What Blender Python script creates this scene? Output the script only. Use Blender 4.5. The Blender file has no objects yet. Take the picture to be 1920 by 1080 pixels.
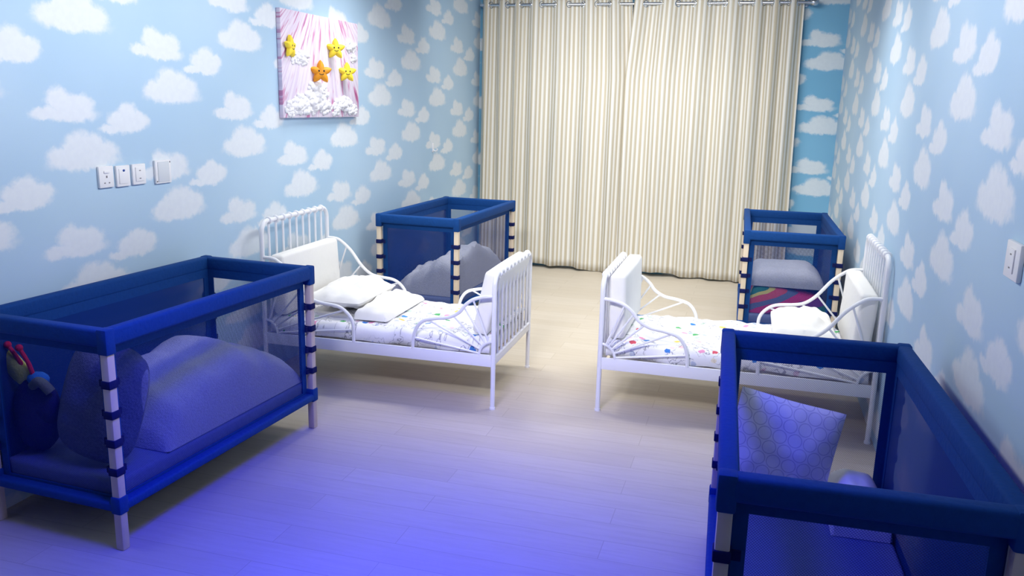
import bpy, bmesh, math, random
from mathutils import Vector, Matrix, noise
random.seed(7)
sc = bpy.context.scene
C = sc.collection
PI = math.pi

# ------------------------------------------------------------------ helpers
def lin(r, g, b):
    f = lambda c: (c/255)/12.92 if c/255 <= .04045 else (((c/255)+.055)/1.055)**2.4
    return (f(r), f(g), f(b), 1)

class NT:
    """small builder for node trees"""
    def __init__(s, name):
        s.m = bpy.data.materials.new(name); s.m.use_nodes = True
        s.t = s.m.node_tree; s.t.nodes.clear()
        s.out = s.t.nodes.new('ShaderNodeOutputMaterial')
    def n(s, typ, **kw):
        o = s.t.nodes.new(typ)
        for k, v in kw.items(): setattr(o, k, v)
        return o
    def put(s, sock, v):
        if v is None: return
        if hasattr(v, 'links') or isinstance(v, bpy.types.NodeSocket): s.t.links.new(v, sock)
        else: sock.default_value = v
    def math(s, op, a, b=None, c=None, clamp=False):
        o = s.n('ShaderNodeMath', operation=op, use_clamp=clamp)
        s.put(o.inputs[0], a); s.put(o.inputs[1], b); s.put(o.inputs[2], c)
        return o.outputs[0]
    def vec(s, op, a, b=None):
        o = s.n('ShaderNodeVectorMath', operation=op)
        s.put(o.inputs[0], a); s.put(o.inputs[1], b)
        return o.outputs['Value'] if op in ('LENGTH', 'DOT_PRODUCT', 'DISTANCE') else o.outputs[0]
    def mix(s, fac, a, b, blend='MIX'):
        o = s.n('ShaderNodeMix', data_type='RGBA', blend_type=blend)
        s.put(o.inputs[0], fac); s.put(o.inputs[6], a); s.put(o.inputs[7], b)
        return o.outputs[2]
    def noise(s, vec, scale, detail=3, rough=.5):
        o = s.n('ShaderNodeTexNoise')
        s.put(o.inputs['Vector'], vec); s.put(o.inputs['Scale'], scale)
        s.put(o.inputs['Detail'], detail); s.put(o.inputs['Roughness'], rough)
        return o
    def ramp(s, v, a, b, x, y, smooth=True):
        o = s.n('ShaderNodeMapRange', interpolation_type='SMOOTHSTEP' if smooth else 'LINEAR')
        s.put(o.inputs[0], v)
        for i, q in enumerate((a, b, x, y)): o.inputs[i+1].default_value = q
        return o.outputs[0]
    def comb(s, x, y, z):
        o = s.n('ShaderNodeCombineXYZ')
        for i, q in enumerate((x, y, z)): s.put(o.inputs[i], q)
        return o.outputs[0]
    def obj_co(s):
        return s.n('ShaderNodeTexCoord').outputs['Object']
    def sep(s, v):
        o = s.n('ShaderNodeSeparateXYZ'); s.put(o.inputs[0], v); return o.outputs
    def bsdf(s, col, rough=.6, metal=0, bump=None, bstr=.2, spec=.4, sheen=0):
        o = s.n('ShaderNodeBsdfPrincipled')
        s.put(o.inputs['Base Color'], col); s.put(o.inputs['Roughness'], rough)
        o.inputs['Metallic'].default_value = metal
        o.inputs['Specular IOR Level'].default_value = spec
        if sheen: o.inputs['Sheen Weight'].default_value = sheen
        if bump is not None:
            b = s.n('ShaderNodeBump'); b.inputs['Strength'].default_value = bstr; b.inputs['Distance'].default_value = .01
            s.put(b.inputs['Height'], bump); s.put(o.inputs['Normal'], b.outputs[0])
        return o.outputs[0]
    def done(s, sh):
        s.put(s.out.inputs[0], sh); return s.m

def plain(name, rgb, rough=.6, metal=0, var=.06, scale=14, bstr=.08, spec=.4):
    t = NT(name); co = t.obj_co(); n = t.noise(co, scale, 4).outputs[0]
    c = lin(*rgb); d = tuple(x*(1-var*2) for x in c[:3])+(1,)
    return t.done(t.bsdf(t.mix(n, d, c), rough, metal, n, bstr, spec))

def obj(name, bm, mat, parent=None, smooth=True, sharp=None):
    bmesh.ops.recalc_face_normals(bm, faces=bm.faces)
    me = bpy.data.meshes.new(name); bm.to_mesh(me); bm.free()
    if isinstance(mat, (list, tuple)):
        for m in mat: me.materials.append(m)
    else: me.materials.append(mat)
    if smooth:
        for p in me.polygons: p.use_smooth = True
        if sharp is None: sharp = 40
        me.set_sharp_from_angle(angle=math.radians(sharp))
    o = bpy.data.objects.new(name, me); C.objects.link(o)
    if parent: o.parent = parent
    return o

def thing(name, label, cat, loc=(0, 0, 0), rotz=0, group=None):
    o = bpy.data.objects.new(name, None); C.objects.link(o)
    o.empty_display_size = .05
    o.location = loc; o.rotation_euler = (0, 0, rotz)
    return tag(o, label, cat, group)
def tag(o, label, cat, group=None):
    o['label'] = label; o['category'] = cat
    if group: o['group'] = group
    return o
def struct(name, bm, mat, parent=None, smooth=False):
    o = obj(name, bm, mat, parent, smooth)
    if not parent: o['kind'] = 'structure'
    return o
def dup(root, loc, rotz, label):
    r = root.copy(); C.objects.link(r); r.location = loc; r.rotation_euler = (0, 0, rotz); r['label'] = label
    for ch in list(root.children):
        c = ch.copy(); C.objects.link(c); c.parent = r
        for g in list(ch.children):
            d = g.copy(); C.objects.link(d); d.parent = c
    return r

def box(bm, x0, x1, y0, y1, z0, z1, bev=0, seg=2):
    r = bmesh.ops.create_cube(bm, size=1)
    vs = r['verts']
    for v in vs:
        v.co = Vector(((x0+x1)/2+v.co.x*(x1-x0), (y0+y1)/2+v.co.y*(y1-y0), (z0+z1)/2+v.co.z*(z1-z0)))
    if bev:
        es = list({e for v in vs for e in v.link_edges})
        bmesh.ops.bevel(bm, geom=es, offset=bev, segments=seg, profile=.5, affect='EDGES')
    return bm
def bx(*a, **k):
    return box(bmesh.new(), *a, **k)

def smooth_path(pts, n=6):
    pts = [Vector(p) for p in pts]; out = []
    P = [pts[0]*2-pts[1]]+pts+[pts[-1]*2-pts[-2]]
    for i in range(1, len(P)-2):
        a, b, c, d = P[i-1:i+3]
        for k in range(n):
            t = k/n
            out.append(.5*((2*b)+(c-a)*t+(2*a-5*b+4*c-d)*t*t+(3*b-a-3*c+d)*t**3))
    out.append(pts[-1]); return out
def tube(bm, pts, r, seg=10, closed=False, cap=True):
    pts = [Vector(p) for p in pts]; n = len(pts); rings = []; up = None
    for i, p in enumerate(pts):
        if closed: d = pts[(i+1) % n]-pts[i-1]
        else: d = pts[min(i+1, n-1)]-pts[max(i-1, 0)]
        d.normalize()
        if up is None:
            up = Vector((0, 0, 1)) if abs(d.z) < .9 else Vector((1, 0, 0))
        up = (up-d*up.dot(d)).normalized(); s = d.cross(up)
        rr = r[i] if isinstance(r, (list, tuple)) else r
        rings.append([bm.verts.new(p+(up*math.cos(a)+s*math.sin(a))*rr) for a in [2*PI*k/seg for k in range(seg)]])
    m = n if closed else n-1
    for i in range(m):
        A, B = rings[i], rings[(i+1) % n]
        for k in range(seg): bm.faces.new((A[k], A[(k+1) % seg], B[(k+1) % seg], B[k]))
    if not closed and cap:
        bm.faces.new(rings[0][::-1]); bm.faces.new(rings[-1])
    return bm
def tb(*a, **k): return tube(bmesh.new(), *a, **k)
def ball(bm, c, r, sx=1, sy=1, sz=1, sub=2):
    q = bmesh.ops.create_icosphere(bm, subdivisions=sub, radius=r)
    for v in q['verts']: v.co = Vector((v.co.x*sx+c[0], v.co.y*sy+c[1], v.co.z*sz+c[2]))
    return q['verts']
def nz(p, s=1, o=0): return noise.noise(Vector(p)*s+Vector((o, o*1.7, o*.3)))

def pillow_bm(w, h, t, nu=26, crease=.006, seed=0, pinch=.07, rnd=.05):
    """soft pillow standing in the xz plane, thickness along y, centre at the origin"""
    bm = bmesh.new(); sides = []
    for s in (1, -1):
        g = []
        for i in range(nu+1):
            row = []
            for j in range(nu+1):
                u = 2*i/nu-1; v = 2*j/nu-1
                e = max(0, (1-abs(u)**2.6))**.55*max(0, (1-abs(v)**2.6))**.55
                c = 1-rnd*(u*v)**4-rnd*.6*(u*v)**2
                x = w/2*u*c*(1-pinch*(1-v*v)*abs(u)); z = h/2*v*c*(1-pinch*(1-u*u)*abs(v))
                y = s*t/2*e
                k = e*crease*(nz((x, s, z), 9, seed)+.6*nz((x, s, z), 19, seed+3))*2
                row.append((x, y+s*k, z))
            g.append(row)
        sides.append(g)
    V = {}
    def vert(s, i, j):
        edge = i in (0, nu) or j in (0, nu)
        key = (0 if edge else s, i, j)
        if key not in V: V[key] = bm.verts.new(sides[s][i][j])
        return V[key]
    for s in (0, 1):
        for i in range(nu):
            for j in range(nu):
                f = [vert(s, i, j), vert(s, i+1, j), vert(s, i+1, j+1), vert(s, i, j+1)]
                bm.faces.new(f if s == 0 else f[::-1])
    return bm

def heap_bm(x0, x1, y0, y1, base, fn, nx=40, ny=60, rad=.04):
    """closed soft sheet: top surface fn(x,y), rounded to base at the border"""
    bm = bmesh.new(); T = []
    for i in range(nx+1):
        row = []
        for j in range(ny+1):
            x = x0+(x1-x0)*i/nx; y = y0+(y1-y0)*j/ny
            d = min(x-x0, x1-x, y-y0, y1-y)
            e = 1 if d >= rad else math.sqrt(max(0, 1-(1-d/rad)**2))
            z = base+(max(fn(x, y), base+.012)-base)*e
            row.append(bm.verts.new((x, y, z)))
        T.append(row)
    for i in range(nx):
        for j in range(ny): bm.faces.new((T[i][j], T[i+1][j], T[i+1][j+1], T[i][j+1]))
    bs = [(0, 0), (nx, 0), (nx, ny), (0, ny)]
    border = [T[i][0] for i in range(nx)]+[T[nx][j] for j in range(ny)]+[T[i][ny] for i in range(nx, 0, -1)]+[T[0][j] for j in range(ny, 0, -1)]
    bm.faces.new(border[::-1])
    return bm

# ------------------------------------------------------------------ materials
def cloud_wall(name, axis, sgn, u0, z0, base, cloud, base2):
    """printed wallpaper of clouds in a half-drop repeat"""
    t = NT(name); co = t.obj_co(); x = t.sep(co)
    u = t.math('MULTIPLY', x[axis], sgn); u = t.math('SUBTRACT', u, u0)
    v = t.math('SUBTRACT', x[2], z0)
    flat = t.comb(u, v, 0)
    nA = t.noise(flat, 11, 4, .6).outputs['Color']
    nB = t.noise(flat, 38, 3, .6).outputs['Color']
    wob = t.vec('ADD', t.vec('MULTIPLY', t.vec('SUBTRACT', nA, (.5, .5, .5)), (.075, .05, 0)),
                t.vec('MULTIPLY', t.vec('SUBTRACT', nB, (.5, .5, .5)), (.03, .03, 0)))
    KINDS = [
        (0, 0, [(-.02, .03, .095, .078), (-.115, -.012, .085, .05), (.095, .0, .095, .06), (.045, .035, .07, .06), (-.065, .02, .06, .055), (0, -.035, .20, .043)]),
        (-.09, .21, [(-.04, .03, .065, .06), (.07, .005, .085, .058), (-.005, .012, .08, .06), (-.10, -.03, .085, .035), (.02, -.035, .15, .04)]),
        (.265, .148, [(.015, .025, .07, .058), (-.035, .0, .075, .05), (.075, -.002, .075, .05), (-.09, -.042, .075, .026), (.015, -.033, .12, .036)]),
    ]
    HU, HV, PV = .621, -.30, .60
    dens = None
    for (a, b, blobs) in KINDS:
        uu = t.math('SUBTRACT', u, a); i = t.math('ROUND', t.math('DIVIDE', uu, HU))
        du = t.math('SUBTRACT', uu, t.math('MULTIPLY', i, HU))
        vv = t.math('SUBTRACT', t.math('SUBTRACT', v, b), t.math('MULTIPLY', i, HV))
        dv = t.math('SUBTRACT', vv, t.math('MULTIPLY', t.math('ROUND', t.math('DIVIDE', vv, PV)), PV))
        p = t.vec('ADD', t.comb(du, dv, 0), wob)
        for (cx, cy, rx, ry) in blobs:
            cx, rx = cx*1.13, rx*1.13
            q = t.vec('MULTIPLY', t.vec('SUBTRACT', p, (cx, cy, 0)), (1/rx, 1/ry, 0))
            d = t.math('SUBTRACT', 1.0, t.vec('LENGTH', q))
            dens = d if dens is None else t.math('SMOOTH_MAX', dens, d, .12)
    fine = t.noise(flat, 24, 4, .6).outputs[0]
    dens = t.math('ADD', dens, t.math('MULTIPLY', t.math('SUBTRACT', fine, .5), .28))
    mask = t.ramp(dens, -.16, .40, 0, .92)
    big = t.noise(flat, 1.1, 2).outputs[0]
    sky = t.mix(t.ramp(big, .3, .7, 0, 1), lin(*base), lin(*base2))
    puff = t.mix(t.ramp(t.noise(flat, 30, 4).outputs[0], .35, .65, 0, 1), lin(*[c-3 for c in cloud[:2]], cloud[2]-2), lin(*cloud))
    col = t.mix(mask, sky, puff)
    return t.done(t.bsdf(col, .75, 0, t.noise(co, 260, 2).outputs[0], .03, .25))

M = {}
M['wall_left'] = cloud_wall('cloud_paper_left', 1, 1, 3.095, 1.452, (174, 204, 228), (229, 235, 240), (184, 211, 232))
M['wall_right'] = cloud_wall('cloud_paper_right', 1, -1, -2.89, 1.47, (174, 204, 228), (229, 235, 240), (184, 211, 232))
M['wall_back'] = cloud_wall('cloud_paper_back_shaded', 0, 1, .59, 1.575, (120, 180, 214), (226, 234, 238), (132, 188, 220))  # same paper in a deeper blue: the end wall's shade is in the colour

def floor_mat():
    t = NT('pale_laminate'); co = t.obj_co()
    b = t.n('ShaderNodeTexBrick'); t.put(b.inputs['Vector'], co)
    b.offset = .37; b.inputs['Scale'].default_value = 1
    b.inputs['Brick Width'].default_value = 1.25; b.inputs['Row Height'].default_value = .145
    b.inputs['Mortar Size'].default_value = .0018; b.inputs['Mortar Smooth'].default_value = .3
    b.inputs['Color1'].default_value = lin(206, 196, 180); b.inputs['Color2'].default_value = lin(200, 189, 171)
    b.inputs['Mortar'].default_value = lin(180, 168, 150)
    s = t.vec('MULTIPLY', co, (2.2, 26, 1))
    g = t.noise(s, 1.6, 6, .65).outputs[0]
    col = t.mix(t.ramp(g, .35, .75, 0, .45), b.outputs[0], lin(186, 174, 154))
    return t.done(t.bsdf(col, .42, 0, g, .04, .4))
M['floor'] = floor_mat()
M['ceiling'] = plain('low_bounce_ceiling', (150, 152, 160), .9)  # out of view; grey chosen to cut white bounce onto the near floor
M['front'] = plain('low_bounce_blue', (92, 100, 150), .9)  # wall behind the camera, dim blue chosen to keep bounced light low
M['white_metal'] = plain('white_enamel', (243, 244, 248), .35, 0, .01, 6, .01, .5)
M['white_cotton'] = plain('white_cotton', (244, 243, 240), .85, 0, .025, 22, .15, .2)
M['wood'] = plain('pale_wood_post', (226, 208, 184), .55, 0, .08, 18, .1)
M['navy'] = plain('navy_fabric', (8, 68, 136), .8, 0, .10, 60, .2, .25)
M['navy_dark'] = plain('navy_webbing', (14, 26, 84), .8, 0, .08, 60, .2, .2)
M['chrome'] = plain('brushed_chrome', (205, 212, 222), .22, 1, .02, 5, .0)
M['plastic'] = plain('white_plastic', (240, 241, 244), .4, 0, .01, 5, 0)
M['plastic_grey'] = plain('pale_grey_plastic', (216, 222, 228), .5, 0, .01, 5, 0)
M['slot'] = plain('dark_slot', (120, 118, 124), .6)
M['blue_dot'] = plain('blue_indicator', (40, 80, 160), .4)
M['grey_blanket'] = plain('grey_blue_blanket', (206, 210, 226), .95, 0, .16, 120, .5, .1)
M['dark_pillow'] = plain('slate_fleece', (128, 136, 162), .95, 0, .28, 110, .5, .1)
M['crib_mattress'] = plain('crib_mattress_cover', (120, 134, 178), .9, 0, .08, 40, .2, .1)
M['cotton_wool'] = plain('cotton_wool', (236, 236, 242), 1, 0, .05, 30, .5, .1)

def mesh_mat(name, rgb, open_, thread):
    t = NT(name); x = t.sep(t.obj_co())
    k = 2*PI/.0075
    a = t.math('SINE', t.math('MULTIPLY', t.math('ADD', x[0], x[1]), k))
    b = t.math('SINE', t.math('MULTIPLY', x[2], k))
    h = t.ramp(t.math('MULTIPLY', a, b), -.25, .25, thread, open_)
    d = t.bsdf(lin(*rgb), .85, spec=.2); tr = t.n('ShaderNodeBsdfTransparent')
    m = t.n('ShaderNodeMixShader'); t.put(m.inputs[0], h); t.put(m.inputs[1], tr.outputs[0]); t.put(m.inputs[2], d)
    return t.done(m.outputs[0])
M['mesh'] = mesh_mat('navy_open_mesh', (6, 44, 118), .20, .58)
M['mesh_dense'] = mesh_mat('navy_dense_mesh', (6, 52, 122), .84, .97)

def curtain_mat():
    t = NT('striped_curtain'); uv = t.n('ShaderNodeUVMap').outputs[0]; x = t.sep(uv)
    s = t.math('FRACT', t.math('DIVIDE', x[0], .098))
    cr = t.n('ShaderNodeValToRGB'); t.put(cr.inputs[0], s)
    e = cr.color_ramp.elements
    W, Bg, G = lin(242, 241, 236), lin(204, 194, 171), lin(220, 219, 212)
    stops = [(0, W), (.14, W), (.22, Bg), (.40, Bg), (.48, W), (.60, W), (.66, G), (.70, G), (.76, Bg), (.90, Bg), (.97, W), (1, W)]
    e[0].position, e[0].color = stops[0]; e[1].position, e[1].color = stops[-1]
    for p, c in stops[1:-1]:
        q = e.new(p); q.color = c
    w = t.noise(t.comb(t.math('MULTIPLY', x[0], 500), t.math('MULTIPLY', x[1], 60), 0), 1, 2).outputs[0]
    col = t.mix(t.math('MULTIPLY', w, .12), cr.outputs[0], lin(190, 182, 160))
    sh = t.bsdf(col, .7, 0, w, .05, .3)
    tl = t.n('ShaderNodeBsdfTranslucent'); t.put(tl.inputs[0], col)
    m = t.n('ShaderNodeMixShader'); m.inputs[0].default_value = .12
    t.put(m.inputs[1], sh); t.put(m.inputs[2], tl.outputs[0])
    return t.done(m.outputs[0])
M['curtain'] = curtain_mat()

def print_mat():
    """white cotton with little coloured and pencil-grey nursery motifs"""
    t = NT('nursery_print'); co = t.obj_co(); x = t.sep(co)
    flat = t.comb(x[0], t.math('ADD', x[1], t.math('MULTIPLY', x[2], .8)), 0)
    wob = t.vec('MULTIPLY', t.vec('SUBTRACT', t.noise(flat, 40, 2).outputs['Color'], (.5, .5, .5)), (.03, .03, 0))
    col = lin(242, 242, 247)
    # grey line drawings
    ln = t.noise(t.vec('ADD', flat, wob), 17, 2.2).outputs[0]
    line = t.ramp(t.math('ABSOLUTE', t.math('SUBTRACT', ln, .5)), .0, .028, 1, 0)
    patch = t.ramp(t.noise(flat, 6.5, 1).outputs[0], .44, .54, 0, .75)
    col = t.mix(t.math('MULTIPLY', line, patch), col, lin(120, 122, 140))
    for scale, thr, rad, sat in ((8.5, .38, .17, .95), (12, .55, .20, .35)):
        vo = t.n('ShaderNodeTexVoronoi', voronoi_dimensions='2D'); t.put(vo.inputs['Vector'], t.vec('ADD', flat, wob))
        vo.inputs['Scale'].default_value = scale; vo.inputs['Randomness'].default_value = .8
        vs = t.sep(vo.outputs['Color'])
        cr = t.n('ShaderNodeValToRGB'); cr.color_ramp.interpolation = 'CONSTANT'; t.put(cr.inputs[0], vs[0])
        cols = [(0, (36, 120, 205)), (.28, (70, 176, 96)), (.45, (214, 70, 92)), (.62, (240, 210, 92)), (.76, (60, 150, 220)), (.88, (232, 150, 190))]
        e = cr.color_ramp.elements
        e[0].color = lin(*cols[0][1]); e[1].position = cols[1][0]; e[1].color = lin(*cols[1][1])
        for p, c in cols[2:]:
            q = e.new(p); q.color = lin(*c)
        m = t.math('MULTIPLY', t.ramp(vo.outputs['Distance'], rad*.8, rad, 1, 0), t.math('GREATER_THAN', vs[1], thr))
        col = t.mix(t.math('MULTIPLY', m, sat), col, cr.outputs[0])
    return t.done(t.bsdf(col, .85, 0, t.noise(co, 60, 3).outputs[0], .12, .2))
M['print'] = print_mat()

def ring_mat():
    t = NT('ring_print'); co = t.obj_co(); x = t.sep(co)
    flat = t.comb(x[0], x[2], 0); line = None
    S = .054
    for ox, oz in ((0, 0), (S/2, S*.866)):
        px = t.math('SUBTRACT', x[0], ox); pz = t.math('SUBTRACT', x[2], oz)
        dx = t.math('SUBTRACT', px, t.math('MULTIPLY', t.math('ROUND', t.math('DIVIDE', px, S)), S))
        dz = t.math('SUBTRACT', pz, t.math('MULTIPLY', t.math('ROUND', t.math('DIVIDE', pz, S*1.732)), S*1.732))
        r = t.vec('LENGTH', t.comb(dx, dz, 0))
        l = t.ramp(t.math('ABSOLUTE', t.math('SUBTRACT', r, .0235)), .0008, .0026, 1, 0)
        line = l if line is None else t.math('MAXIMUM', line, l)
    col = t.mix(t.math('MULTIPLY', line, .45), lin(244, 238, 238), lin(150, 140, 168))
    return t.done(t.bsdf(col, .85, 0, t.noise(co, 40, 3).outputs[0], .15, .2))
M['rings'] = ring_mat()

def rainbow_mat():
    t = NT('rainbow_stripes'); x = t.sep(t.obj_co())
    s = t.math('ADD', t.math('MULTIPLY', x[0], .55), t.math('MULTIPLY', x[2], -1.6))
    s = t.math('ADD', s, t.math('MULTIPLY', x[1], .5))
    s = t.math('ADD', s, t.math('MULTIPLY', t.noise(t.obj_co(), 4, 2).outputs[0], .12))
    s = t.math('FRACT', t.math('MULTIPLY', s, 2.4))
    cr = t.n('ShaderNodeValToRGB'); cr.color_ramp.interpolation = 'CONSTANT'; t.put(cr.inputs[0], s)
    cols = [(0, (190, 60, 120)), (.2, (110, 60, 130)), (.38, (50, 120, 112)), (.60, (205, 195, 110)), (.68, (196, 84, 104)), (.85, (96, 110, 150))]
    e = cr.color_ramp.elements
    e[0].color = lin(*cols[0][1]); e[1].position = cols[1][0]; e[1].color = lin(*cols[1][1])
    for p, c in cols[2:]:
        q = e.new(p); q.color = lin(*c)
    return t.done(t.bsdf(cr.outputs[0], .9, spec=.1))
M['rainbow'] = rainbow_mat()

def canvas_mat():
    """white canvas brushed with rose and lilac strokes fanning down from the top"""
    t = NT('brushed_rose_canvas'); x = t.sep(t.obj_co())
    dy = t.math('SUBTRACT', x[1], .56); dz = t.math('SUBTRACT', 1.05, x[2])
    ang = t.math('DIVIDE', dy, dz); rad = t.vec('LENGTH', t.comb(dy, dz, 0))
    st = t.noise(t.comb(t.math('MULTIPLY', ang, 17), t.math('MULTIPLY', rad, 3.2), 0), 1, 3, .6)
    st2 = t.noise(t.comb(t.math('MULTIPLY', ang, 34), t.math('MULTIPLY', rad, 2.2), 3.3), 1, 2, .6)
    col = t.mix(t.ramp(st2.outputs[0], .42, .62, 0, .75), lin(232, 224, 238), lin(216, 200, 224))
    col = t.mix(t.ramp(st.outputs[0], .54, .64, 0, .85), col, lin(198, 120, 168))
    col = t.mix(t.ramp(st.outputs[0], .65, .74, 0, .9), col, lin(170, 66, 130))
    return t.done(t.bsdf(col, .8, 0, st.outputs[0], .3, .2))
M['canvas'] = canvas_mat()
M['star_yellow'] = plain('yellow_star', (255, 226, 62), .5, 0, .05, 20, .05)
M['star_orange'] = plain('orange_star', (255, 168, 32), .5, 0, .12, 14, .05)
M['star_face'] = plain('face_ink', (60, 52, 40), .6)
M['toy_yellow'] = plain('yellow_plush', (232, 232, 110), .95, 0, .1, 80, .4)
M['toy_red'] = plain('red_plush', (200, 24, 74), .9, 0, .1, 80, .4)
M['toy_dark'] = plain('midnight_plush', (34, 34, 92), .95, 0, .1, 80, .4)
M['toy_blue'] = plain('sky_plush', (52, 130, 200), .95, 0, .1, 80, .4)
M['toy_olive'] = plain('olive_plush', (120, 128, 112), .95, 0, .1, 80, .4)
M['window_glass'] = plain('blind_grey', (150, 156, 142), .6)

# ------------------------------------------------------------------ setting
XL, XR, YB, YF, ZC = -2.91, .722, 8.67, -1.0, 3.1
struct('floor', bx(XL-.1, XR+.1, YF-.1, YB+.1, -.1, 0), M['floor'])
struct('ceiling', bx(XL-.1, XR+.1, YF-.1, YB+.1, ZC, ZC+.1), M['ceiling'])
struct('wall_left', bx(XL-.1, XL, YF-.1, YB+.1, 0, ZC), M['wall_left'])
struct('wall_right', bx(XR, XR+.1, YF-.1, YB+.1, 0, ZC), M['wall_right'])
struct('wall_back', bx(XL, XR, YB, YB+.1, 0, ZC), M['wall_back'])
struct('wall_front', bx(XL, XR, YF-.1, YF, 0, ZC), M['front'])
wb = bx(-2.5, .05, YB-.03, YB-.001, .9, 2.65)
w = struct('window_1', wb, M['window_glass'])
fb = bmesh.new()
for a in ((-2.56, -2.5, .84, 2.71), (.05, .11, .84, 2.71), (-2.5, .05, .84, .9), (-2.5, .05, 2.65, 2.71)):
    box(fb, a[0], a[1], YB-.035, YB-.001, a[2], a[3])
struct('window_frame', fb, M['plastic'], w)

# ------------------------------------------------------------------ curtains on their rod
RZ, CY = 2.708, 8.544
pxc = [900, 930, 965, 992, 1037, 1094, 1148, 1189, 1240, 1302, 1358, 1412, 1447, 1475, 1506]
def pX(px): return -2.846+(px-905)*3.156/603
cen = [pX(p) for p in pxc]
def phase(x):
    if x <= cen[0]: return (x-cen[0])/(cen[1]-cen[0])*2*PI
    for k in range(len(cen)-1):
        if x <= cen[k+1]:
            return 2*PI*(k+(x-cen[k])/(cen[k+1]-cen[k]))
    return 2*PI*(len(cen)-1+(x-cen[-1])/(cen[-1]-cen[-2]))
AMP = .044
def curtain(x0, x1, label, off):
    root = thing('curtain', label, 'curtain', (0, 0, 0), 0, 'striped curtains across the end wall')
    nx, nzv = 420, 34
    bm = bmesh.new(); uvl = bm.loops.layers.uv.new('UVMap')
    V = []; arc = []
    s = off; prev = None
    for i in range(nx+1):
        x = x0+(x1-x0)*i/nx; col = []
        for j in range(nzv+1):
            f = j/nzv                                   # 0 top, 1 hem
            hem = .026+.014*math.sin(x*5.1+off*9)+.008*math.sin(x*13)
            z = 2.79+(hem-2.79)*f
            ph = phase(x)
            ph += f*(.9*nz((x*1.3, f*1.1, off), 1)*2.0)
            a = AMP*(1-.30*f)*(1+.35*f*nz((x*2.1, f, 3+off), 1.3))
            y = CY+a*math.cos(ph)+f*.012*math.sin(ph*2+1+x)+f*f*.02*nz((x*3, 5, off), 1)
            k = (x-x0)/(x1-x0)
            inn = k**3 if x1 < -1 else -(1-k)**3              # inner edges swing together below the rod
            xx = x+.010*f*math.sin(ph)+(.035*f if x > -1 else -.02*f)*abs((x+1.28)/1.6)+inn*.06*min(1, f*3.5)
            y -= abs(inn)*.02*f if x1 < -1 else 0
            if z > 2.6: xx += 0
            col.append(Vector((xx, y, z)))
        if prev is not None: s += (col[10]-prev[10]).length
        prev = col; arc.append(s); V.append([bm.verts.new(c) for c in col])
    for i in range(nx):
        for j in range(nzv):
            f = bm.faces.new((V[i][j], V[i+1][j], V[i+1][j+1], V[i][j+1]))
            ii = (i, i+1, i+1, i); jj = (j, j, j+1, j+1)
            for k, lp in enumerate(f.loops): lp[uvl].uv = (arc[ii[k]], (1-jj[k]/nzv)*2.8)
    o = obj('fabric', bm, M['curtain'], root, True, 180)
    md = o.modifiers.new('thickness', 'SOLIDIFY'); md.thickness = .003
    # chrome eyelets where the cloth crosses the rod
    for k in range(len(cen)-1):
        for q in (.25, .75):
            x = cen[k]+(cen[k+1]-cen[k])*q
            if x0+.01 < x < x1-.01:
                sl = -AMP*2*PI/(cen[k+1]-cen[k])*math.sin(2*PI*q)
                n = Vector((1, sl, 0)).normalized()
                pts = [Vector((x, CY, RZ))+(n*math.cos(a)+Vector((0, 0, 1))*math.sin(a))*.030 for a in [2*PI*i/20 for i in range(20)]]
                obj('eyelet', tb(pts, .006, 6, closed=True), M['chrome'], root)
    return root
curtain(-2.84, -1.300, 'cream and beige striped eyelet curtain hanging beside the wall with the star picture', 0.0)
curtain(-1.262, .315, 'cream and beige striped eyelet curtain hanging beside the narrow bare strip of cloud wallpaper', .03)
rod = thing('curtain_rod', 'chrome curtain rod threaded through the eyelets of the striped curtains', 'curtain rod', (0, 0, 0))
obj('pole', tb([(-2.87, CY, RZ), (.36, CY, RZ)], .015, 16), M['chrome'], rod)
fin = bmesh.new(); ball(fin, (.40, CY, RZ), .036, 1.25, 1, 1); tube(fin, [(.34, CY, RZ), (.37, CY, RZ)], .022, 14)
obj('finial', fin, M['chrome'], rod)
for x in (-2.86, .335):
    b = tb([(x, CY, RZ), (x, YB, RZ)], .009, 10); tube(b, [(x, YB-.012, RZ), (x, YB, RZ)], .028, 16)
    obj('bracket', b, M['chrome'], rod)

# ------------------------------------------------------------------ picture with stars
pic = thing('canvas_picture', 'handmade rose canvas picture with smiling stars and cotton clouds', 'picture', (XL, 4.71, 1.597))
PW, PH = 1.045, .665
obj('canvas', bx(.002, .032, 0, PW, 0, PH, bev=.004), M['canvas'], pic)
def star_bm(r, th):
    bm = bmesh.new(); n = 60; rings = []
    for t_, hh in ((1, 0), (.97, .35), (.88, .65), (.7, .88), (.4, .98), (.15, 1)):
        ring = []
        for k in range(n):
            a = 2*PI*k/n+PI/2
            q = abs(((k/n*5+.5) % 1)-.5)*2          # 0 at the tips, 1 in the notches
            rr = r*(1-.50*q**.85)*t_
            if q < .12: rr *= .97
            ring.append(bm.verts.new((hh*th, rr*math.cos(a), rr*math.sin(a))))
        rings.append(ring)
    for A, B in zip(rings, rings[1:]):
        for k in range(n): bm.faces.new((A[k], A[(k+1) % n], B[(k+1) % n], B[k]))
    c = bm.verts.new((th, 0, 0))
    for k in range(n): bm.faces.new((rings[-1][k], rings[-1][(k+1) % n], c))
    bm.faces.new(rings[0][::-1])
    return bm
stars = [(.077, .437, .077, 8, 'star_yellow', None), (.63, .461, .076, -46, 'star_yellow', None),
         (.411, .297, .083, -46, 'star_orange', 'orange smiling star'), (.795, .311, .075, -46, 'star_yellow', None)]
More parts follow.
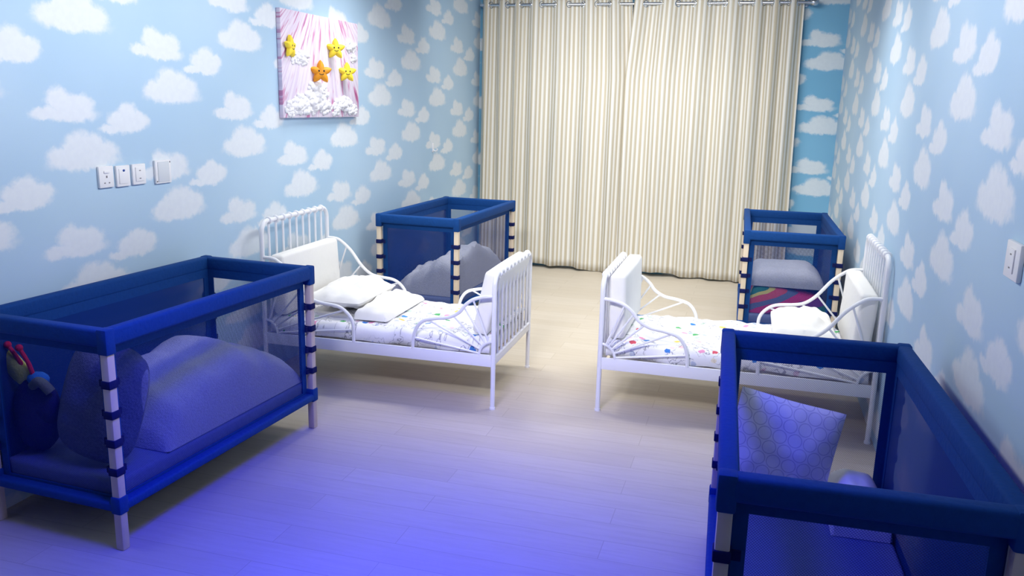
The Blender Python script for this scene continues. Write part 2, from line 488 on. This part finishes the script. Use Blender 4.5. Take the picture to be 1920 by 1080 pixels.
for (y, z, r, rz, mt, lab) in stars:
    s = obj('star', star_bm(r, .03), M[mt], pic)
    s.location = (.034+abs(math.sin(math.radians(rz)))*r*.62, y, z); s.rotation_euler = (0, 0, math.radians(rz))
    if lab: s['label'] = lab
    fb = bmesh.new()
    for q in (-1, 1): ball(fb, (.029, q*r*.2, r*.1), r*.075, .5, 1, 1.2)
    tube(fb, [(.0295, r*.2*math.sin(a), -r*.05-r*.14*math.cos(a)) for a in [PI*(-.36+.72*i/8) for i in range(9)]], r*.032, 6)
    obj('face', fb, M['star_face'], s)
def puff(cs, name='cotton_cloud'):
    bm = bmesh.new()
    for (y, z, ry, rz) in cs:
        for _ in range(int(48*ry/.15)+10):
            a = random.uniform(0, 2*PI); d = math.sqrt(random.random())*.85
            rr = random.uniform(.16, .36)*min(ry, rz)*(1.15-.5*d)
            ball(bm, (.033, y+ry*d*math.cos(a), max(rr*.9, z+rz*d*math.sin(a))), rr, .62+.5*(1-d), 1.5, 1.1, 3)
    for v in bm.verts:
        v.co += Vector((.4, 1, 1))*(.007*nz(v.co, 45)+.004*nz(v.co, 110))
    for v in bm.verts: v.co.x = max(v.co.x, .0325)
    return obj(name, bm, M['cotton_wool'], pic, True, 180)
puff([(.43, .16, .16, .085), (.36, .10, .19, .085), (.20, .08, .18, .07), (.08, .05, .07, .05), (.52, .08, .12, .06)])
puff([(.80, .08, .16, .07), (.93, .05, .09, .05), (.68, .05, .08, .045)])
puff([(.25, .38, .12, .05), (.16, .36, .07, .03)])
puff([(.93, .50, .09, .055), (.97, .42, .05, .04)])

# ------------------------------------------------------------------ wall plates
def plate(name, label, cat, y, z, w, h, wall='L', kind='blank', group=None):
    X = XL if wall == 'L' else XR
    t = thing(name, label, cat, (X, y, z), 0 if wall == 'L' else PI, group)
    pl = obj('plate', bx(.0, .014, -w/2, w/2, -h/2, h/2, bev=.004), M['plastic'], t)
    if kind == 'socket':
        obj('rocker', bx(.012, .019, -.018, .018, .017, .029, bev=.002), M['plastic'], t)
        for (y0, y1, z0, z1) in ((-.004, .004, -.004, .006), (-.018, -.010, -.030, -.025), (.010, .018, -.030, -.025)):
            obj('pin_slot', bx(.012, .0148, y0, y1, z0, z1), M['slot'], t)
    if kind == 'dot':
        obj('rocker', bx(.012, .017, -.030, .030, -.036, .036, bev=.002), M['plastic'], t)
        b = bmesh.new(); ball(b, (.017, 0, .026), .0075, .4, 1.1, .8); obj('indicator', b, M['blue_dot'], t)['label'] = 'blue indicator dot'
    if kind == 'rock':
        obj('rocker', bx(.012, .018, -.028, .028, -.034, .034, bev=.002), M['plastic'], t)
        
        for z0 in (.016, -.022): obj('mark', bx(.016, .0186, -.006, .006, z0, z0+.004), M['slot'], t)
    if kind == 'blank':
        obj('cover', bx(.012, .017, -w*.36, w*.36, -h*.43, h*.43, bev=.003), M['plastic_grey'], t)
        for q in (-1, 1):
            b = bmesh.new(); ball(b, (.0145, q*w*.43, q*h*.4), .004, .5); obj('screw', b, M['slot'], t)
    return t
plate('wall_socket', 'white wall socket with a small rocker above its pin slots', 'socket', 3.195, 1.340, .092, .100, kind='socket')
plate('wall_switch', 'white wall switch with a blue dot, beside the socket', 'switch', 3.304, 1.337, .090, .100, kind='dot')
plate('wall_switch', 'plain white wall switch between the blue-dot switch and the blank cover plate', 'switch', 3.412, 1.338, .092, .100, kind='rock')
plate('wall_cover_plate', 'pale grey blank cover plate with corner screws over a cloud', 'cover plate', 3.587, 1.338, .118, .118)
plate('wall_switch', 'white wall switch alone on the wall beside the ring-pillow crib', 'switch', 2.578, 1.323, .13, .105, 'R', 'rock')
hk = thing('wall_hook', 'tiny white hook on the cloud wallpaper between picture and curtain', 'hook', (XL, 7.32, 1.26))
obj('back_plate', bx(0, .010, -.016, .016, .0, .085, bev=.004), M['plastic'], hk)
obj('peg', tb(smooth_path([(.008, 0, .02), (.03, 0, .012), (.045, 0, .02), (.048, 0, .035)]), .007, 8), M['plastic'], hk)

# ------------------------------------------------------------------ cribs
CW, CL, CH = .672, 1.372, .88
def make_crib(label, loc, rz):
    t = thing('mesh_crib', label, 'crib', loc, rz, 'navy mesh cribs around the room')
    hx, hy = CW/2, CL/2
    # padded top rim: four rounded bars with cloth corners hanging over the posts
    rb = bmesh.new()
    for s in (-1, 1):
        box(rb, s*hx-.046 if s > 0 else -hx-.004, hx+.004 if s > 0 else -hx+.046, -hy-.004, hy+.004, .812, CH, bev=.012, seg=3)
        box(rb, -hx+.01, hx-.01, s*hy-.046 if s > 0 else -hy-.004, hy+.004 if s > 0 else -hy+.046, .812, CH-.001, bev=.012, seg=3)
    for sx in (-1, 1):
        for sy in (-1, 1):
            x, y = sx*(hx-.019), sy*(hy-.019)
            box(rb, x-.024, x+.024, y-.024, y+.024, .783, CH+.002, bev=.008)
    obj('top_rim', rb, M['navy'], t)
    lb = bmesh.new()
    for s in (-1, 1):
        box(lb, s*hx-.044 if s > 0 else -hx-.004, hx+.004 if s > 0 else -hx+.044, -hy-.004, hy+.004, .158, .196, bev=.01, seg=3)
        box(lb, -hx+.01, hx-.01, s*hy-.044 if s > 0 else -hy-.004, hy+.004 if s > 0 else -hy+.044, .158, .195, bev=.01, seg=3)
    for sx in (-1, 1):
        for sy in (-1, 1):
            x, y = sx*(hx-.019), sy*(hy-.019)
            box(lb, x-.024, x+.024, y-.024, y+.024, .150, .222, bev=.008)
    obj('bottom_rim', lb, M['navy'], t)
    obj('base_panel', bx(-hx+.02, hx-.02, -hy+.02, hy-.02, .165, .176), M['navy_dark'], t)
    # four mesh sides, each with a solid border
    for nm, s, d in (('long', -1, 1), ('long', 1, 0), ('end', -1, 0), ('end', 1, 0)):
        pb = bmesh.new(); fb = bmesh.new(); e = .0015
        n = 24
        L = (CL if nm == 'long' else CW)/2-.041
        g = []
        for i in range(n+1):
            u = -L+2*L*i/n; row = []
            for j in range(13):
                z = .19+(.82-.19)*j/12
                bow = .012*(1-(u/L)**2)*math.sin(PI*j/12)
                row.append(pb.verts.new((s*(hx-.040-bow), u, z) if nm == 'long' else (u, s*(hy-.040-bow), z)))
            g.append(row)
        for i in range(n):
            for j in range(12): pb.faces.new((g[i][j], g[i+1][j], g[i+1][j+1], g[i][j+1]))
        pn = obj('mesh_panel', pb, M['mesh_dense'] if d else M['mesh'], t)
        for (a, b, z0, z1) in ((-L, -L+.034, .19, .82), (L-.034, L, .19, .82), (-L+.034, L-.034, .772, .82), (-L+.034, L-.034, .19, .205)):
            if nm == 'long': box(fb, s*(hx-.040)-.003, s*(hx-.040)+.003, a, b, z0, z1)
            else: box(fb, a, b, s*(hy-.040)-.003, s*(hy-.040)+.003, z0, z1)
        obj('panel_border', fb, M['navy'], pn)
    # wooden posts with webbing straps
    for sx in (-1, 1):
        for sy in (-1, 1):
            x, y = sx*(hx-.019), sy*(hy-.019); r = .018
            p = obj('corner_post', bx(x-r, x+r, y-r, y+r, 0, .86, bev=.005), M['wood'], t)
            for z in (.669, .551, .438, .323):
                b = bx(x-r-.004, x+r+.004, y-r-.004, y+r+.004, z-.016, z+.016, bev=.004)
                box(b, x-sx*.045, x, y-.004, y+.004, z-.013, z+.013); box(b, x-.004, x+.004, y-sy*.045, y, z-.013, z+.013)
                obj('strap', b, M['navy_dark'], p)
    return t
cribs = {
 'l1': ((-2.51, 3.0687, 0), -.0504, 'navy mesh crib holding a plush toy, with the wall sockets behind it'),
 'l2': ((-2.3798, 6.4022, 0), -.0275, 'navy mesh crib behind the white bed, where picture wall and curtain meet'),
 'r2': ((.291, 6.7704, 0), PI+.0174, 'navy mesh crib with a rainbow blanket, by the bare strip of wallpaper'),
 'r1': ((.2929, 2.5692, 0), PI+.0346, 'navy mesh crib holding a cushion printed with rings'),
}
c0 = make_crib(cribs['l1'][2], cribs['l1'][0], cribs['l1'][1])
for k in ('l2', 'r2', 'r1'): dup(c0, cribs[k][0], cribs[k][1], cribs[k][2])
def in_crib(o, k):                     # place a free-standing thing in the frame of a crib (unturned by PI)
    (x, y, z), r, _ = cribs[k]
    if r > 3: r -= PI
    m = Matrix.Translation((x, y, z)) @ Matrix.Rotation(r, 4, 'Z')
    o.matrix_world = m @ o.matrix_basis
    return o
def pads(label):
    b = bx(-.290, .290, -.640, .640, .178, .262, bev=.018, seg=3)
    return tag(obj('crib_mattress', b, M['crib_mattress']), label, 'mattress', 'thin mattresses in the mesh cribs')
m0 = pads('thin blue-grey mattress under the blanket in the plush-toy crib'); base = m0
m1, m2, m3 = base.copy(), base.copy(), base.copy()
for m, k, l in ((m1, 'l2', 'thin blue-grey mattress under the crumpled blanket in the crib behind the white bed'),
                (m2, 'r2', 'thin blue-grey mattress beneath the rainbow blanket'),
                (m3, 'r1', 'thin blue-grey mattress beneath the ring-printed cushion')):
    C.objects.link(m); m['label'] = l; in_crib(m, k)
in_crib(m0, 'l1')

def lerp(tab, x):
    if x <= tab[0][0]: return tab[0][1]
    for (a, b), (c, d) in zip(tab, tab[1:]):
        if x <= c:
            f = (x-a)/(c-a); f = f*f*(3-2*f); return b+(d-b)*f
    return tab[-1][1]
def wr(x, y, s=0, a=1):
    q = nz((x, y, s), 5)+.6*abs(nz((x, y, s+4), 9))+.35*nz((x, y, s+8), 20)
    return a*q
# plush-toy crib: big grey blanket, slate pillow, plush
f1 = lambda x, y: lerp([(-.36, .36), (-.22, .48), (.02, .545), (.2, .585), (.36, .51), (.62, .40)], y)*(1-.25*(abs(x)/.3)**3)+wr(x, y, 1, .014)
b = obj('blanket', heap_bm(-.282, .282, -.36, .63, .265, f1), M['grey_blanket'])
in_crib(tag(b, 'big grey-blue blanket heaped in the plush-toy crib', 'blanket'), 'l1')
b = obj('pillow', pillow_bm(.365, .47, .14, seed=2, pinch=-.03, rnd=.12), M['dark_pillow'])
b.location = (.105, -.50, .515); b.rotation_euler = (math.radians(-12), math.radians(10), math.radians(4))
in_crib(tag(b, 'dark slate pillow leaning beside the plush toy in its crib', 'pillow'), 'l1')
toy = thing('plush_toy', 'plush toy with red antennae, yellow wing and dark body lying in a crib', 'toy', (-.215, -.53, .262))
bd = bmesh.new(); ball(bd, (0, 0, .165), .165, .62, .48, 1, 3)
ball(bd, (.045, -.01, .21), .105, .75, .5, .9, 3)
for v in bd.verts: v.co += v.co.normalized()*.006*nz(v.co, 20)
obj('body', bd, M['toy_dark'], toy)
wg = pillow_bm(.22, .10, .05, 14, .003, 5); 
for v in wg.verts: v.co = Matrix.Rotation(math.radians(38), 3, 'Y') @ v.co + Vector((-.085, -.03, .385))
obj('wing', wg, M['toy_yellow'], toy)
for a, bq in (((-.005, -.03, .345), (-.072, -.045, .462)), ((.03, -.03, .345), (-.012, -.045, .456))):
    ab = tb(smooth_path([a, (Vector(a)+Vector(bq))/2+Vector((.008, 0, 0)), bq]), [.009]*6+[.008]*6+[.008], 8); ball(ab, bq, .015)
    obj('antenna', ab, M['toy_red'], toy)
pb = bmesh.new(); ball(pb, (.045, -.02, .325), .05, 1.0, .7, .62, 2); obj('muzzle', pb, M['toy_blue'], toy)
ob = tb(smooth_path([(.03, -.035, .30), (.07, -.045, .325), (.10, -.045, .316), (.122, -.035, .285)]), .02, 10); obj('collar', ob, M['toy_olive'], toy)
in_crib(toy, 'l1')
# crib behind the bed
f2 = lambda x, y: lerp([(-.31, .30), (-.2, .40), (-.05, .45), (.10, .545), (.24, .57), (.32, .50)], x+.10*y)*lerp([(-.62, .80), (-.45, .97), (-.1, 1.02), (.3, .9), (.64, .62)], y)+wr(x, y, 5, .045)
b = obj('blanket', heap_bm(-.282, .282, -.60, .62, .265, f2), M['grey_blanket'])
in_crib(tag(b, 'pale grey crumpled blanket in the crib behind the white bed', 'blanket'), 'l2')
# rainbow crib
f3 = lambda x, y: .395+.05*math.cos(x*3.2+.6)*1+wr(x, y, 9, .012)
b = obj('blanket', heap_bm(-.282, .282, -.60, .10, .265, f3, rad=.07), M['rainbow'])
in_crib(tag(b, 'rainbow striped blanket folded under the grey pillow', 'blanket'), 'r2')
f4 = lambda x, y: .575-.30*max(0, x-.14)-.35*max(0, abs(y+.22)-.2)+wr(x, y, 12, .010)
b = obj('pillow', heap_bm(-.280, .26, -.54, .08, .456, f4, rad=.10), M['grey_blanket'])
in_crib(tag(b, 'pale grey pillow lying on the rainbow striped blanket', 'pillow'), 'r2')
# ring-cushion crib
b = obj('cushion', pillow_bm(.40, .39, .13, seed=6, rnd=.03), M['rings'])
b.location = (-.098, .475, .494); b.rotation_euler = (math.radians(-14), math.radians(11), math.radians(2))
in_crib(tag(b, 'square white cushion printed with rings standing in a crib', 'cushion'), 'r1')
f5 = lambda x, y: .412-.22*max(0, x-.14)+wr(x, y, 15, .014)
b = obj('blanket', heap_bm(.08, .282, .30, .63, .264, f5, nx=24, ny=40, rad=.08), M['white_cotton'])
in_crib(tag(b, 'low white folded blanket beside the ring-printed cushion', 'blanket'), 'r1')

# ------------------------------------------------------------------ white metal beds
BL, BW, HH, HF, RT, RB = 1.452, .85, 1.012, .80, .322, .252
FOOT = [(0, .665), (.063, .657), (.125, .637), (.172, .6), (.207, .556), (.271, .521), (.349, .508), (.425, .486), (.468, .436), (.486, .37), (.489, .315)]
HEAD = [(0, .786), (.06, .784), (.103, .768), (.178, .706), (.253, .61), (.318, .556), (.38, .538), (.49, .525), (.55, .489), (.582, .44), (.588, .38), (.588, .315)]
def end_board(t, name, x, top, nslat=9):
    h = BW/2-.014; r = .014; R = .07
    pts = [(x, -h, .24), (x, -h, top-R-.05)]
    pts += [(x, -h+R*(1-math.cos(a)), top-.014-R+R*math.sin(a)) for a in [PI/2*i/7 for i in range(8)]]
    pts += [(x, h-R*(1-math.cos(a)), top-.014-R+R*math.sin(a)) for a in [PI/2*i/7 for i in range(7, -1, -1)]]
    pts += [(x, h, top-R-.05), (x, h, .24)]
    b = tb(pts, r, 12)
    tube(b, [(x, -h, .305), (x, h, .305)], .010, 10)
    board = obj(name, b, M['white_metal'], t)
    for k in range(nslat):
        y = -h+2*h*(k+1)/(nslat+1)
        sb = tb([(x, y, .305), (x, y, top-.014)], .0075, 8)
        # the slat's end is wrapped round the top tube
        pts = [(x+.0165*math.cos(a), y, top-.014+.0165*math.sin(a)) for a in [2*PI*i/12 for i in range(12)]]
        tube(sb, pts, .0075, 8, closed=True)
        obj('slat', sb, M['white_metal'], board)
    for s in (-1, 1):
        lb = tb([(x, s*h, .0), (x, s*h, .012), (x, s*h, .0125), (x, s*h, .262)], [.017, .017, .0135, .0135], 12)
        obj('leg', lb, M['white_metal'], t)
def guard(t, prof, x0, d, s):
    h = BW/2-.014; y = s*h
    path = smooth_path([(x0+d*a, y, z) for a, z in prof], 5)
    b = tb(path, .0105, 10)
    # small quarter ring at the corner, spokes fanning from it
    arc = [(x0+d*.085*math.sin(a), y, .315+.088*math.cos(a)) for a in [PI/2*i/10 for i in range(11)]]
    tube(b, arc, .008, 8)
    g = obj('guard_rail', b, M['white_metal'], t)
    n = len(path)
    for f in ((.20, .33, .46, .66, .88) if prof is FOOT else (.24, .38, .50, .70, .90)):
        p = path[int(f*(n-1))]
        c = Vector((x0, y, .315)); q = c+(p-c).normalized()*.087
        obj('spoke', tb([q, p], .0058, 8), M['white_metal'], g)
def make_bed(label, loc, rz):
    t = thing('toddler_bed', label, 'bed', loc, rz, 'white metal toddler beds')
    end_board(t, 'footboard', 0, HF); end_board(t, 'headboard', BL, HH)
    h = BW/2-.014
    for s in (-1, 1):
        obj('side_rail', bx(.005, BL-.005, s*h-.006, s*h+.006, RB, RT, bev=.003), M['white_metal'], t)
        guard(t, FOOT, 0, 1, s); guard(t, HEAD, BL, -1, s)
    for x in (0, BL):
        obj('end_rail', bx(x-.008, x+.008, -h, h, RB+.01, RT-.01, bev=.003), M['white_metal'], t)
    b = bmesh.new()
    for k in range(11):
        x = .08+k*(BL-.16)/10
        box(b, x-.03, x+.03, -h+.006, h-.006, .262, .276, bev=.004)
    o = obj('slatted_base', b, M['wood'], t)
    return t
beds = {'l': ((-1.3453, 4.7129, 0), PI+.0201), 'r': ((-.7627, 4.9006, 0), .007)}
bd0 = make_bed('white metal toddler bed standing against the wall with the star picture', *beds['l'])
dup(bd0, *beds['r'], 'white metal toddler bed between the rainbow-blanket crib and the ring-cushion crib')
def on_bed(o, k):
    m = Matrix.Translation(beds[k][0]) @ Matrix.Rotation(beds[k][1], 4, 'Z')
    o.matrix_world = m @ o.matrix_basis
    return o
# near side of bed l is local +y, of bed r local -y
def mattress(label):
    return tag(obj('mattress', bx(.045, BL-.045, -.352, .352, .278, .352, bev=.02, seg=3), M['white_cotton']), label, 'mattress', 'mattresses on the white beds')
a = mattress('white mattress beneath the printed duvet, on the bed by the picture wall'); b2 = a.copy(); C.objects.link(b2)
b2['label'] = 'white mattress beneath the printed duvet, on the bed facing away from the picture'
on_bed(a, 'l'); on_bed(b2, 'r')
def duvet(k, label, seed):
    def f(x, y):
        z = .408+.014*nz((x, y, seed), 3)+.016*abs(nz((x*1.3, y, seed+2), 6))+.009*nz((x*1.5, y, seed+5), 13)
        return z
    bm = bmesh.new(); nx, ny = 80, 56; T = []
    W = .393
    for i in range(nx+1):
        x = .03+(BL-.36)*i/nx if False else .028+(BL-.056)*i/nx
        row = []
        for j in range(ny+1):
            v = -1+2*j/ny; y = v*W
            e = min(1, (1-abs(v))/.13)
            drop = 1-math.sqrt(max(0, 1-(1-e)**2))
            z = f(x, y)
            edge = .325+.008*nz((x, seed, v > 0), 6)
            pleat = .010*nz((x*2, v*3, seed+7), 6)*min(1, drop*3)
            zz = z-(z-edge)*drop
            if e < 1: zz += .006*math.sin(zz*160+x*6)*drop; y += math.copysign(.010, v)*math.sin(drop*9+4*nz((x, seed, v > 0), 3))*drop
            row.append(bm.verts.new((x, y*(1+pleat)+math.copysign(.006, v)*math.sin(drop*PI)*1, zz)))
        T.append(row)
    for i in range(nx):
        for j in range(ny): bm.faces.new((T[i][j], T[i+1][j], T[i+1][j+1], T[i][j+1]))
    o = obj('duvet', bm, M['print'], None, True, 180)
    md = o.modifiers.new('thickness', 'SOLIDIFY'); md.thickness = .012; md.offset = -1
    return on_bed(tag(o, label, 'duvet', 'printed duvets on the white beds'), k)
duvet('l', 'white duvet printed with small colourful motifs, on the bed by the picture wall', 1)
duvet('r', 'white duvet printed with small colourful motifs, with a lone pillow at its head', 6)
def bumper(k, label, head, lean):
    bm = bx(-.047, .047, -.365, .365, 0, .372, bev=.024, seg=4)
    bmesh.ops.subdivide_edges(bm, edges=bm.edges[:], cuts=2, use_grid_fill=True)
    for v in bm.verts: v.co.x += .006*nz(v.co, 6, 3)*(v.co.z/.372)
    o = obj('bumper_cushion', bm, M['white_cotton'])
    o.location = ((BL-.075-lean*.12) if head else .078+lean*.12, 0, .424)
    o.rotation_euler = (0, lean if head else -lean, 0)
    return on_bed(tag(o, label, 'cushion', 'white bumper cushions at the bed ends'), k)
bumper('l', 'white foam cushion against the headboard under the star picture', True, .06)
bumper('l', 'white foam cushion leaning on the footboard of the bed by the picture wall', False, .20)
bumper('r', 'white foam cushion against the headboard beside the rainbow-blanket crib', True, .05)
bumper('r', 'white foam cushion upright at the footboard facing the other bed', False, .02)
def lying_pillow(name, k, label, x, y, z, w, d, th, rz, ry=0, cat='pillow', mat='white_cotton', seed=0):
    bm = pillow_bm(w, d, th, 30, .022, seed, .05)
    o = obj(name, bm, M[mat]); o.location = (x, y, z); o.rotation_euler = (PI/2, ry, rz)
    return on_bed(tag(o, label, cat), k)
lying_pillow('pillow', 'l', 'plump white pillow lying against the head cushion of the bed', 1.08, -.02, .512, .62, .40, .14, PI/2, 0, seed=3)
f6 = lambda x, y: .468+.024*math.cos((x-.86)*11+y*2)+wr(x, y, 21, .034)
b = obj('blanket', heap_bm(.70, .92, -.33, .30, .425, f6, nx=30, ny=50, rad=.05), M['white_cotton'])
on_bed(tag(b, 'white crumpled blanket folded in front of the plump white pillow', 'blanket'), 'l')
lying_pillow('pillow', 'r', 'white pillow at the head of the bed beside the rainbow-blanket crib', 1.10, .08, .500, .58, .36, .12, PI/2, 0, seed=8)

# ------------------------------------------------------------------ light
def area(name, loc, sx, sy, power, col, rot=(0, 0, 0)):
    l = bpy.data.lights.new(name, 'AREA'); l.shape = 'RECTANGLE'; l.size = sx; l.size_y = sy; l.energy = power; l.color = col
    o = bpy.data.objects.new(name, l); C.objects.link(o); o.location = loc; o.rotation_euler = rot; return o
W_ = (1, .985, .96)
for x in (-2.15, -.1):
    l = area('ceiling_lamp', (x, 5.3, ZC-.06), .6, .6, 19, W_, (math.radians(10), 0, 0)); l.data.spread = math.radians(108)
l = area('ceiling_lamp', (-1.1, 7.1, ZC-.03), 2.0, .6, 25, W_); l.data.spread = math.radians(120)
l = area('bed_fill', (-1.05, .9, ZC-.2), 1.0, .4, 16, W_); l.data.spread = math.radians(52)  # added frontal fill for the beds, not a fixture of the room
l.rotation_euler = (Vector((-1.05, 5.2, 1.0))-l.location).to_track_quat('-Z', 'Y').to_euler()
l = area('curtain_fill', (-1.25, 6.7, ZC-.25), 2.6, .3, 19, W_, (math.radians(62), 0, 0)); l.data.spread = math.radians(100)  # unseen fill added to brighten the curtain tops
l = area('wall_fill', (-.55, 3.2, ZC-.3), .3, 3.4, 23, W_, (0, math.radians(72), 0)); l.data.spread = math.radians(84)  # added fill that brightens the near left wall, no real fixture
l = area('wall_fill', (-1.55, 3.1, ZC-.3), .3, 3.2, 17, W_, (0, math.radians(-74), 0)); l.data.spread = math.radians(80)  # its counterpart, added to brighten the right wall
def spot(name, loc, target, power, col, ang, blend, r):
    l = bpy.data.lights.new(name, 'SPOT'); l.energy = power; l.color = col; l.spot_size = math.radians(ang); l.spot_blend = blend; l.shadow_soft_size = r
    o = bpy.data.objects.new(name, l); C.objects.link(o); o.location = loc
    o.rotation_euler = (Vector(target)-Vector(loc)).to_track_quat('-Z', 'Y').to_euler(); return o
spot('violet_tint_fill', (-1.05, 2.25, ZC-.06), (-1.1, 2.55, 0), 920, (.025, .025, 1), 91, 1.0, .5)  # added light that tints the foreground violet; the room has no such lamp
wd = bpy.data.worlds.new('world'); sc.world = wd; wd.use_nodes = True
wd.node_tree.nodes['Background'].inputs[0].default_value = (.8, .88, 1, 1); wd.node_tree.nodes['Background'].inputs[1].default_value = .3

# ------------------------------------------------------------------ camera
cam = bpy.data.cameras.new('camera'); co = bpy.data.objects.new('camera', cam); C.objects.link(co)
cam.sensor_width = 36; cam.sensor_fit = 'HORIZONTAL'; cam.lens = 1553.1/1920*36
yaw, pitch, roll = .2799, .2183, .0243
fwd = Vector((-math.sin(yaw)*math.cos(pitch), math.cos(yaw)*math.cos(pitch), -math.sin(pitch)))
rt = Vector((math.cos(yaw), math.sin(yaw), 0)); up = rt.cross(fwd)
r2 = rt*math.cos(roll)+up*math.sin(roll); u2 = -rt*math.sin(roll)+up*math.cos(roll)
m = Matrix((r2, u2, -fwd)).transposed().to_4x4(); m.translation = (0, 0, 1.7161)
co.matrix_world = m
sc.camera = co
sc.view_settings.view_transform = 'Standard'; sc.view_settings.look = 'None'; sc.view_settings.exposure = 0; sc.view_settings.gamma = 1
sc.cycles.max_bounces = 10; sc.cycles.transparent_max_bounces = 24; sc.cycles.use_denoising = True
